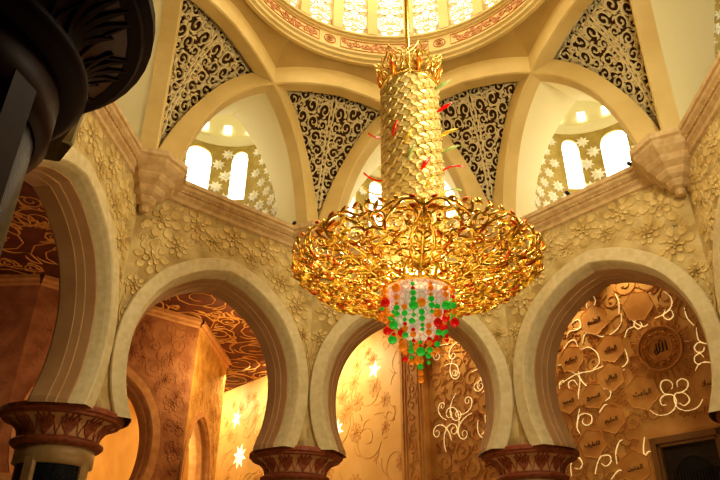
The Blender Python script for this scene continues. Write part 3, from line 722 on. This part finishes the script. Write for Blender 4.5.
# ------------------------------------------------------------------ aisles: ceiling, arcade of the next bay
def flat_ceiling():
    mb = MB(); O = [(10.7/cos(pi/8)*sin(radians(22.5+45*k)), 12.0/cos(pi/8)*cos(radians(22.5+45*k))) for k in range(8)]
    far = 60; mb.grid([[(x, y, ZC) for x, y in O], [(x/13*far, y/13*far, ZC) for x, y in O]], closeu=True)
    return mb
o = flat_ceiling().build('ceiling', M['ceil'], kind='structure')
mb = MB(); g = lambda u, v, h: (u, v, ZC-h)
reg = lambda u, v: (math.hypot(u, v) > 13.2)
arabesque(mb, g, lambda u, v: reg(u, v) and v > 6, (-27, 8, -2, 34), 61, (1.6, 1.1, .75, .5, .3), .1, .03, leaves=5, tries=1400, turns=1.9, gap=.93)
arabesque(mb, g, lambda u, v: reg(u, v) and v < 10, (-26, -4, -12, 10), 62, (1.5, .9, .5), .1, .03, leaves=3, tries=150, turns=1.5)
mb.build('painted_scrollwork', M['ceill'], o)
# facet walls of the next bay
def poly_wall(name, p, r, arch_c, sc, m_wall, zt=ZC, thick=1.1, dz=0.0, seed=1, flow=10):
    p = Vector((*p, 0)); r = Vector((*r, 0)); L = (r-p).length; tx = (r-p).normalized(); nx = Vector((-tx.y, tx.x, 0))   # nx points away
    if nx.dot(Vector((-.16, -14.9, 0))-p) > 0: nx = -nx
    F = lambda t, d, z: tuple(p+tx*t+nx*d+Vector((0, 0, z)))
    mb = MB()
    if arch_c is None:
        mb.grid([[F(t, 0, z) for t in (0, L)] for z in (-1.6, zt)]); w = mb.build(name, m_wall, kind='structure'); ok = lambda u, v: True
    else:
        pts = [(arch_c+t*sc, z+dz) for t, z in arch_pts()]
        out = offset_curve(pts, .5*sc)
        for d in (0, thick):
            ring = [(0, -1.6), (0, zt), (L, zt), (L, -1.6), (out[-1][0], -1.6)]+out[::-1]+[(out[0][0], -1.6)]
            mb.poly([F(t, d, z) for t, z in ring])
        w = mb.build(name, m_wall, kind='structure')
        import bmesh
        bm = bmesh.new(); bm.from_mesh(w.data); bmesh.ops.triangulate(bm, faces=bm.faces[:]); bm.to_mesh(w.data); bm.free()
        prof = [(0, .52*sc), (-.1, .52*sc), (-.1, .08*sc), (0.0, 0), (thick*.3, -.03), (thick*.32, -.12), (thick*.6, -.15), (thick, -.12), (thick, .5*sc)]
        rows = [[F(t, d, z) for t, z in offset_curve(pts, o_)] for d, o_ in prof]
        m2 = MB(); m2.grid(rows); m2.build('arch_molding', M['aislem'], w, smooth=False)
        m3 = MB()
        for s in (0, -1): m3.tube([F(out[s][0], thick*.5, -1.6), F(out[s][0], thick*.5, 4.9+dz)], .75*sc, 20); m3.lathe([(.75*sc, 4.2+dz), (1.0*sc, 4.5+dz), (1.3*sc, 4.95+dz), (.1, 4.97+dz)], 20, F(out[s][0], thick*.5, 0)[:2])
        m3.build('pier_columns', M['aislem'], w, smooth=True)
        bd = offset_curve(pts, .75*sc)
        def ok(u, v):
            for (a, b), (c, d) in zip(bd[:-1], bd[1:]):
                if (a-u)*(c-u) <= 0 and max(b, d) > v: return False
            return v > 5.5
    g = lambda u, v, h: F(u, -h, v)
    rnd = random.Random(seed); m4 = MB()
    for _ in range(flow*6):
        u, v = rnd.uniform(.4, L-.4), rnd.uniform(5.5, zt-.9)
        if ok(u, v) and ok(u-.4, v-.4) and ok(u+.4, v-.4): m4.flower(g, u, v, rnd.uniform(.3, .55), rnd, .025)
    arabesque(m4, g, lambda u, v: ok(u, v) and .1 < u < L-.1 and v < zt-.6, (.1, 5, L-.1, zt-.5), seed, (.5, .35, .22), .05, .02, leaves=3, tries=260)
    m4.build('flower_relief', m_wall, w)
    m5 = MB(); m5.grid([[F(t, d, z) for t in (0, L)] for d, z in ((0, zt-.5), (-.12, zt-.42), (-.12, zt-.28), (-.25, zt-.2), (-.25, zt))]); m5.build('cornice_molding', M['aislem'], w)
    return w
M['aislem'] = mat('warm aisle molding', (216, 164, 106), .6, col2=(200, 144, 88), scale=3)
M['aisle2'] = mat('golden aisle stone', (222, 176, 96), .65, col2=(190, 138, 66), scale=1.3, detail=8, bump=.5, bscale=6, bdist=.06)
PW = [(-30, 13.75), (-18.25, 13.7), (-11.95, 19.95), (-12.15, 27.2)]
poly_wall('wall_aisle_west', PW[0], PW[1], None, 1, M['aisle'], seed=71, flow=16)
poly_wall('wall_aisle', PW[1], PW[2], 3.95, .95, M['aisle'], dz=0, seed=72, flow=8)
poly_wall('wall_aisle_chamfer', PW[2], PW[3], 2.9, .8, M['aisle2'], dz=-1.15, seed=73, flow=8)
mb = MB(); mb.grid([[(x, y, z) for x, y in ((-34, 14.8), (-19, 24), (-19, 40))] for z in (-1.6, ZC)]); mb.build('wall_aisle_back', M['qibl'], kind='structure')
mb = MB(); mb.grid([[(x, y, z) for x, y in ((-32, -20), (-32, 14))] for z in (-1.6, ZC)]); mb.build('wall_aisle_end', M['aisle'], kind='structure')
mb = MB(); mb.poly([(-70, -30, -1.6), (40, -30, -1.6), (40, 70, -1.6), (-70, 70, -1.6)]); mb.build('floor', M['floor'], kind='structure')

# ------------------------------------------------------------------ chandelier
CXc = .2
ch = link('chandelier', None, label='huge gilded scrollwork chandelier with coloured glass beads hanging in the dome centre', cat='chandelier', loc=(CXc, 0, 0))
# bowl profile (r,z) parameterised 0..1
BP = catmull([(.86, 6.86), (1.3, 6.9), (1.9, 7.02), (2.4, 7.16), (2.8, 7.32), (2.99, 7.45), (3.06, 7.53), (3.04, 7.58)], 5)
BL = [0]
for a_, b_ in zip(BP[:-1], BP[1:]): BL.append(BL[-1]+math.dist(a_, b_))
LT = BL[-1]
def bowl(u, v, h, n=8):
    # u in -1..1 across one panel, v 0..LT along the profile
    v = min(max(v, 0), LT+.25); j = 0
    vv = min(v, LT-1e-6)
    while BL[j+1] < vv: j += 1
    t = (vv-BL[j])/(BL[j+1]-BL[j]); r = BP[j][0]+(BP[j+1][0]-BP[j][0])*t; z = BP[j][1]+(BP[j+1][1]-BP[j][1])*t
    dr, dz = BP[j+1][0]-BP[j][0], BP[j+1][1]-BP[j][1]; l = math.hypot(dr, dz)
    r += dz/l*h; z += -dr/l*h
    if v > LT: z += (v-LT)
    a = u*pi/n
    return Vector((r*sin(a), -r*cos(a), z))
def bpath(pts, h=0): return [bowl(u, v*LT, h+(0 if len(p_) == 0 else 0)) for (u, v), p_ in zip(pts, [()]*len(pts))]
def scroll(cu, cv, R, a0, s, turns, n=22, k=.15):
    # spiral in panel space, u scaled to be round
    out = []
    for i in range(n+1):
        t = i/n; r = R*(1-(1-k)*t); a = a0+s*t*turns*2*pi
        v = cv+r*sin(a); rad = .86+(3.1-.86)*min(max(cv, 0), 1)**.9
        out.append((cu+r*cos(a)*LT/(rad*pi/8), v))
    return out
def leaf3(mb, p, d, nrm, L, W, th=.03):
    d = d.normalized(); sd = d.cross(nrm).normalized(); n2 = sd.cross(d)
    prof = [(0, .12), (.2, .7), (.45, 1), (.7, .75), (.88, .35), (1, .02)]
    rows = []
    for x, w in prof:
        c = p+d*(L*x)+n2*(.12*L*sin(x*pi))
        rows.append([c-sd*w*W/2, c-sd*w*W*.25+n2*th, c+n2*th*1.5, c+sd*w*W*.25+n2*th, c+sd*w*W/2, c-n2*th])
    mb.grid(rows, closeu=True)
def panel_meshes():
    g = MB(); e = MB(); y = MB(); rnd = random.Random(5)
    def T(pts, r0, r1, h=0.03, n=5):
        P_ = bpath(pts, h); N_ = len(P_)
        g.tube(P_, [r0+(r1-r0)*i/(N_-1) for i in range(N_)], n)
        return P_
    def L_(u, v, ang, L, W, mb_, h=.06):
        p = bowl(u, v*LT, h); rad = max(.86, math.hypot(p.x, p.y))
        q_ = bowl(u+.15*cos(ang)*LT/(rad*pi/8)*.3, (v+.045*sin(ang))*LT, h)
        nn = (bowl(u, v*LT, h+.1)-p)
        leaf3(mb_, p, q_-p, nn, L, W)
    for s in (1, -1):
        m = lambda pts: [(s*u, v) for u, v in pts]
        # main S scrolls framing the palmette
        T(m(catmull([(.0, .12), (.22, .25), (.34, .45), (.26, .65), (.1, .8), (.0, .93)], 5)), .055, .045)
        T(m(catmull([(.98, .02), (.75, .18), (.62, .4), (.7, .62), (.92, .75), (1.0, .9)], 5)), .05, .04)
        T(m(catmull([(0, .95), (.25, 1.0), (.5, .96), (.72, .86), (.86, .76)], 5)), .045, .03, .06)
        T(m(catmull([(0, .93), (.1, .99), (.35, 1.02), (.62, .98), (.85, .93), (1.0, .96)], 5)), .04, .035, .04)
        for cu, cv, R, a0, sg, tn in ((.55, .78, .13, 2.6, 1, 1.6), (.3, .86, .08, 4, -1, 1.4), (.82, .52, .12, 1, -1, 1.5), (.5, .55, .10, 0, 1, 1.5), (.16, .5, .075, 3, 1, 1.4), (.16, .3, .06, 3, -1, 1.3), (.5, .3, .085, 5, -1, 1.4), (.82, .28, .08, 2, 1, 1.4), (.85, .88, .1, 4.5, 1, 1.5), (.12, .72, .06, 2, -1, 1.4), (.45, .12, .06, 1, 1, 1.3), (.68, .66, .07, 3, -1, 1.2)):
            sp = scroll(s*cu, cv, R, a0 if s > 0 else pi-a0, sg*s, tn); h = rnd.uniform(0, .08)
            P_ = T(sp, .036, .02, h)
            g.sphere(P_[-1], .05, 6)
            for q_ in range(3):
                i = 2+q_*5; u_, v_ = sp[i]; an = atan2(sp[i+1][1]-sp[i][1], sp[i+1][0]-sp[i][0])
                L_(u_, v_, an+s*sg*rnd.uniform(-1.2, -.3), rnd.uniform(.2, .32), rnd.uniform(.08, .13), rnd.choice((e, y, g, g)), h+.03)
        for q_ in range(7):
            L_(s*rnd.uniform(.02, 1), rnd.uniform(.05, 1.0), rnd.uniform(0, 6.28), rnd.uniform(.16, .3), rnd.uniform(.07, .13), rnd.choice((e, y, g)), rnd.uniform(0, .07))
        for q_ in range(2):
            u, v = s*rnd.uniform(.05, .95), rnd.uniform(.1, .9)
            T(catmull([(u, v), (u+rnd.uniform(-.2, .2), v+.07), (u+rnd.uniform(-.25, .25), v+.16)], 4), .02, .015, rnd.uniform(-.08, .04))
        # rim tips
        for u in (.12, .42, .68, .93):
            p = bowl(s*u, LT*1.0, .05); leaf3(e if u in (.12, .68) else g, p, Vector((0, 0, .5))+Vector((s*.9, 0, 0)), Vector((0, -1, 0)), .2, .13)
    # central palmette stem
    T([(0, .08+.09*k) for k in range(11)], .06, .045, .1, 6)
    for k in range(6):
        for s in (-1, 1): L_(0, .2+.12*k, (pi/2-s*.8), .3-.02*k, .12, y if k % 2 else g, .12)
    leaf3(g, bowl(0, LT*.95, .1), Vector((0, 0, 1)), Vector((0, -1, 0)), .24, .24)
    for s in (-1, 1): leaf3(e, bowl(s*.05, LT*.93, .12), Vector((s*1.1, 0, .5)), Vector((0, -1, 0)), .3, .16)
    return g, e, y
g_, e_, y_ = panel_meshes()
p0 = g_.build('scroll_panel', M['gold'], ch, smooth=True); e_.build('enamel_leaves', M['enam'], p0, smooth=True); y_.build('yellow_leaves', M['leaf'], p0, smooth=True)
p0.rotation_euler = (0, 0, .045)
for k in range(1, 8):
    c = copy_tree(p0, ch); c.rotation_euler = (0, 0, 2*pi*k/8+.045)
mb = MB()
for v, r, h in ((0, .06, .0), (LT*.93, .045, -.04), (LT*.5, .025, -.05)):
    mb.tube([bowl(u, v, h) for u in [16*k/64 for k in range(65)]], r, 6, cap=False)
for k in range(16):
    a = 2*pi*k/16; mb.tube([(.5*sin(a), .5*cos(a), 8.2), (1.5*sin(a), 1.5*cos(a), 7.9), (3.0*sin(a), 3.0*cos(a), 7.65)], .02, 5)
mb.build('bowl_frame', M['gold'], ch, smooth=True)
# scaled stem
mb = MB(); mb.lathe([(.74, 7.3), (.78, 8.2), (.78, 13.3), (.7, 13.5)], 40)
def cyl(u, v, h): return ((.79+h)*sin(u/.79), -(.79+h)*cos(u/.79), v)
circ = 2*pi*.79; NS = 9; slope = 3.4/circ
rnd = random.Random(2)
stem = mb
th = math.atan(slope)
for s in range(NS):
    L = 0; u0 = circ*s/NS
    zz = 8.0
    while zz < 13.3:
        u = u0+(zz-8.0)/slope
        for sd in (-1, 1):
            stem.petal(cyl, u+.0, zz, th+sd*.6, .36, .21, .05)
        stem.petal(cyl, u-.03, zz, th, .26, .1, .09)
        zz += .13
stem.build('scaled_stem', M['goldp'], ch, smooth=False)
mb = MB()
for s in range(NS):
    u0 = circ*(s+.5)/NS
    mb.tube([cyl(u0+(z-8.0)/slope, z, .01) for z in [8.0+.15*k for k in range(36)]], .014, 5)
mb.build('red_cord', M['enam'], ch)
# glass leaves around the stem
def px_leaf(name, mt, ang, z, L, tilt, out):
    m = MB(); a = radians(ang); p = Vector((.8*sin(a), -.8*cos(a), z)); d = Vector((sin(a)*out+cos(a)*(1-out), -cos(a)*out+sin(a)*(1-out), tilt))
    leaf3(m, p, d, Vector((sin(a), -cos(a), .3)), L, .11, .02); m.tube([p, p+d.normalized()*.06], .015, 5); m.build(name, M[mt], ch)
LV = [('red_glass_leaf', 'rglass', 62, 12.2, .55, .45, .8), ('green_glass_leaf', 'pglass', 60, 13.0, .6, .4, .8), ('yellow_glass_leaf', 'leaf', 70, 11.4, .6, .3, .9), ('green_glass_leaf', 'pglass', 75, 10.9, .6, .3, .9),
      ('red_glass_leaf', 'rglass', 80, 10.35, .62, .15, .9), ('green_glass_leaf', 'pglass', 85, 9.7, .5, .1, .9), ('red_glass_leaf', 'rglass', -40, 11.2, .5, 1.4, .2), ('red_glass_leaf', 'rglass', 12, 9.9, .6, 1.3, .2), ('yellow_glass_leaf', 'leaf', 20, 9.4, .5, 1.3, .2),
      ('red_glass_leaf', 'rglass', -80, 10.1, .6, .35, .95), ('yellow_glass_leaf', 'leaf', -85, 9.7, .6, .35, .95), ('green_glass_leaf', 'pglass', -80, 9.3, .6, .3, .95), ('red_glass_leaf', 'rglass', -75, 8.9, .6, .25, .95),
      ('yellow_glass_leaf', 'leaf', -15, 10.8, .5, 1.4, .2), ('green_glass_leaf', 'pglass', -10, 10.3, .5, 1.4, .2), ('yellow_glass_leaf', 'leaf', 40, 9.0, .55, 1.0, .4), ('green_glass_leaf', 'pglass', 30, 8.7, .5, 1.2, .4), ('red_glass_leaf', 'rglass', 100, 9.2, .6, .2, .9), ('red_glass_leaf', 'rglass', -100, 11.8, .5, .4, .9), ('green_glass_leaf', 'pglass', 130, 11.0, .5, .4, .9), ('red_glass_leaf', 'rglass', 170, 10.5, .5, .4, .9)]
for a_ in LV: px_leaf(*a_)
# crown
def crown_leaf():
    g = MB()
    f = lambda x, z: Vector((x, -(.74+.42*((z-13.85)/1.3)**1.5 if z > 13.85 else .74), z))
    for s in (-1, 1):
        g.tube([f(s*x*1.25, z) for x, z in catmull([(0, 13.75), (.22, 14.1), (.27, 14.45), (.13, 14.65), (0, 14.9)], 5)], .026, 6)
        g.tube([f(s*x, z) for x, z in catmull([(0, 14.0), (.1, 14.25), (.15, 14.5), (.06, 14.62), (.03, 14.48)], 5)], .022, 6)
        g.tube([f(s*x, z) for x, z in catmull([(.25, 14.3), (.36, 14.5), (.3, 14.65), (.24, 14.55)], 5)], .022, 6)
        leaf3(g, f(s*.22, 14.0), Vector((s*.6, -.2, 1)), Vector((0, -1, 0)), .35, .14)
        leaf3(g, f(s*.05, 14.1), Vector((s*.4, -.2, 1)), Vector((0, -1, 0)), .4, .12)
    leaf3(g, f(0, 14.35), Vector((0, -.3, 1)), Vector((0, -1, 0)), .4, .18)
    return g
cl0 = crown_leaf().build('crown_leaf', M['gold'], ch, smooth=True)
m = MB(); leaf3(m, Vector((0, -.8, 13.95)), Vector((0, -.25, 1)), Vector((0, -1, 0)), .5, .2); m.sphere((0, -.86, 14.05), .07, 8); m.build('enamel_bud', M['enam'], cl0, smooth=True)
cl0.location.z = -.5; cl0.rotation_euler = (0, 0, .3)
for k in range(1, 7): c = copy_tree(cl0, ch); c.rotation_euler = (0, 0, .3+2*pi*k/7)
m = MB(); m.lathe([(.72, 13.25), (.86, 13.3), (.86, 13.42), (.78, 13.46), (.84, 13.52), (.6, 13.7), (.15, 13.9), (.09, 14.1)], 40); m.build('crown_ring', M['gold'], ch, smooth=True)
m = MB(); m.tube([(0, 0, 13.8), (0, 0, 33.5)], .075, 10); m.build('suspension_rod', M['gold'], ch, smooth=True)
# crystal core and bead strands
m = MB(); m.lathe([(.1, 6.95), (.74, 6.92), (.8, 6.8), (.78, 6.55), (.66, 6.3), (.64, 6.25), (.62, 6.1), (.5, 5.9), (.46, 5.86), (.4, 5.7), (.2, 5.55), (.02, 5.5)], 32); m.build('crystal_core', M['crystal'], ch, smooth=True)
rnd = random.Random(14)
def bead_mesh(r):
    m = MB(); m.sphere((0, 0, 0), r, 10)
    me = bpy.data.meshes.new('glass_ball'); me.from_pydata(m.v, [], m.f); me.polygons.foreach_set('use_smooth', [True]*len(me.polygons)); return me
BM = {}
for nm, mt in (('red', 'rglass'), ('green', 'gglass'), ('amber', 'aglass')):
    for sz in (.05, .075, .115): me = bead_mesh(sz); me.materials.append(M[mt]); BM[nm, sz] = me
cnt = 0
NB = {'red': 0, 'green': 0, 'amber': 0}
for R, n_, zt, zb in ((.88, 13, 6.75, 5.95), (.66, 10, 6.3, 5.5), (.42, 7, 6.0, 5.2), (.2, 4, 5.8, 4.95), (0, 1, 5.6, 4.62)):
    for k in range(n_):
        a = 2*pi*(k+.5*(n_ % 2))/n_+.1; x, y = R*sin(a), -R*cos(a); ze = zb+rnd.uniform(-.12, .12)
        m = MB(); m.tube([(x, y, zt+.1), (x, y, ze)], .008, 4); st = m.build('bead_strand', M['gold'], ch)
        z = zt-rnd.uniform(0, .12)
        while z > ze:
            col = rnd.choice(('red', 'green', 'amber', 'green', 'amber')); sz = rnd.choice((.05, .05, .075, .075, .115)) if R > 0 else rnd.choice((.075, .1)) > .08 and .115 or .075
            if NB[col] < 99:
                NB[col] += 1
                link(col+'_glass_ball', BM[col, sz], st, loc=(x, y, z))
            z -= sz*2+.012

# ------------------------------------------------------------------ lights
def light(kind, loc, power, col=(1, .8, .55), size=.5, rot=None, spot=None, target=None, sizey=None):
    d = bpy.data.lights.new('lamp', kind); d.energy = power; d.color = col
    if kind == 'AREA':
        d.size = size
        if sizey: d.shape = 'RECTANGLE'; d.size_y = sizey
        else: d.shape = 'DISK'
    elif kind in ('POINT', 'SPOT'): d.shadow_soft_size = size
    if spot: d.spot_size = radians(spot); d.spot_blend = .8
    o = bpy.data.objects.new('lamp', d); C.objects.link(o); o.location = loc; ROOTS.append(o)
    if target: o.rotation_euler = (Vector(target)-Vector(loc)).to_track_quat('-Z', 'Y').to_euler()
    return o
W = (1, .82, .56)
light('AREA', (0, 0, 29), 1500, (1, .9, .66), 9)                                  # added fill light, unseen under the dome
light('AREA', (6.5, -5.5, 12.8), 950, (1, .9, .66), 2.5, target=(-5, 4, 12))        # cornice flood on the east side
light('POINT', (CXc, 0, 8.2), 420, (1, .9, .66), .25)                              # lamps inside the chandelier bowl
for a in (0, 60, 120, 180, 240, 300):
    light('POINT', (CXc+1.9*sin(radians(a)), 1.9*cos(radians(a)), 7.6), 50, (1, .88, .62), .1)
for d, p in ((-45, 70), (0, 120), (45, 150), (-90, 30)):                            # added point lights to brighten the niches
    a = radians(d); light('POINT', (12.2*sin(a), 12.2*cos(a), 15.6), p, (1, .94, .76), .5)
light('AREA', (0, 0, -1.2), 380, (1, .7, .4), 8, target=(0, 0, 9))                  # added warm fill at the floor, lifts the dark capitals
# aisle lamps
light('POINT', (-13.5, 9.5, 8.5), 260, (1, .66, .4), .4)
light('POINT', (-20, 7, 9), 170, (1, .62, .38), .4)
light('POINT', (-9.5, 19, 11.5), 500, (1, .72, .34), .4)
light('POINT', (-14.5, 24, 8), 500, (1, .72, .34), .4)
# wash on the smooth gold wall and the carved wall
for u in (-42, -34, -27, -19.5):
    light('AREA', fq(u, QC-2.2, ZC-.3), 520, (1, .82, .5), 3, target=fq(u, QC+.3, 9.5))
for u, p in ((-10.5, 160), (-7.5, 160), (-4.0, 260), (-1.0, 130)):
    light('SPOT', fq(u, QC-1.0, ZC-.3), p*6, (1, .8, .48), .1, spot=60, target=fq(u, QC, 9.0))

# ------------------------------------------------------------------ camera (solved from the photograph)
f_px, pitch, yaw, roll = 657.08, .5091, -.0725, .0079
cp, sp = cos(pitch), sin(pitch); cy, sy = cos(yaw), sin(yaw)
fw = Vector((sy*cp, cy*cp, sp)); rt = Vector((cy, -sy, 0)); up = rt.cross(fw)
r2 = rt*cos(roll)+up*sin(roll); u2 = -rt*sin(roll)+up*cos(roll)
cd = bpy.data.cameras.new('camera'); cd.sensor_width = 36; cd.lens = f_px*36/720; cd.clip_end = 300
cam = bpy.data.objects.new('camera', cd); C.objects.link(cam)
mw = Matrix((r2, u2, -fw)).transposed().to_4x4(); mw.translation = Vector((-.1559, -14.9379, 0)); cam.matrix_world = mw
ROOTS.append(cam); scene.camera = cam
for o in ROOTS: o.location.z += 1.6          # the floor lies at height zero

w = bpy.data.worlds.new('world'); scene.world = w; w.use_nodes = True
w.node_tree.nodes['Background'].inputs[0].default_value = (.9, .6, .35, 1); w.node_tree.nodes['Background'].inputs[1].default_value = .02
scene.view_settings.view_transform = 'Standard'; scene.view_settings.look = 'Medium High Contrast'; scene.view_settings.exposure = 0
scene.cycles.use_denoising = True
scene.cycles.max_bounces = 6
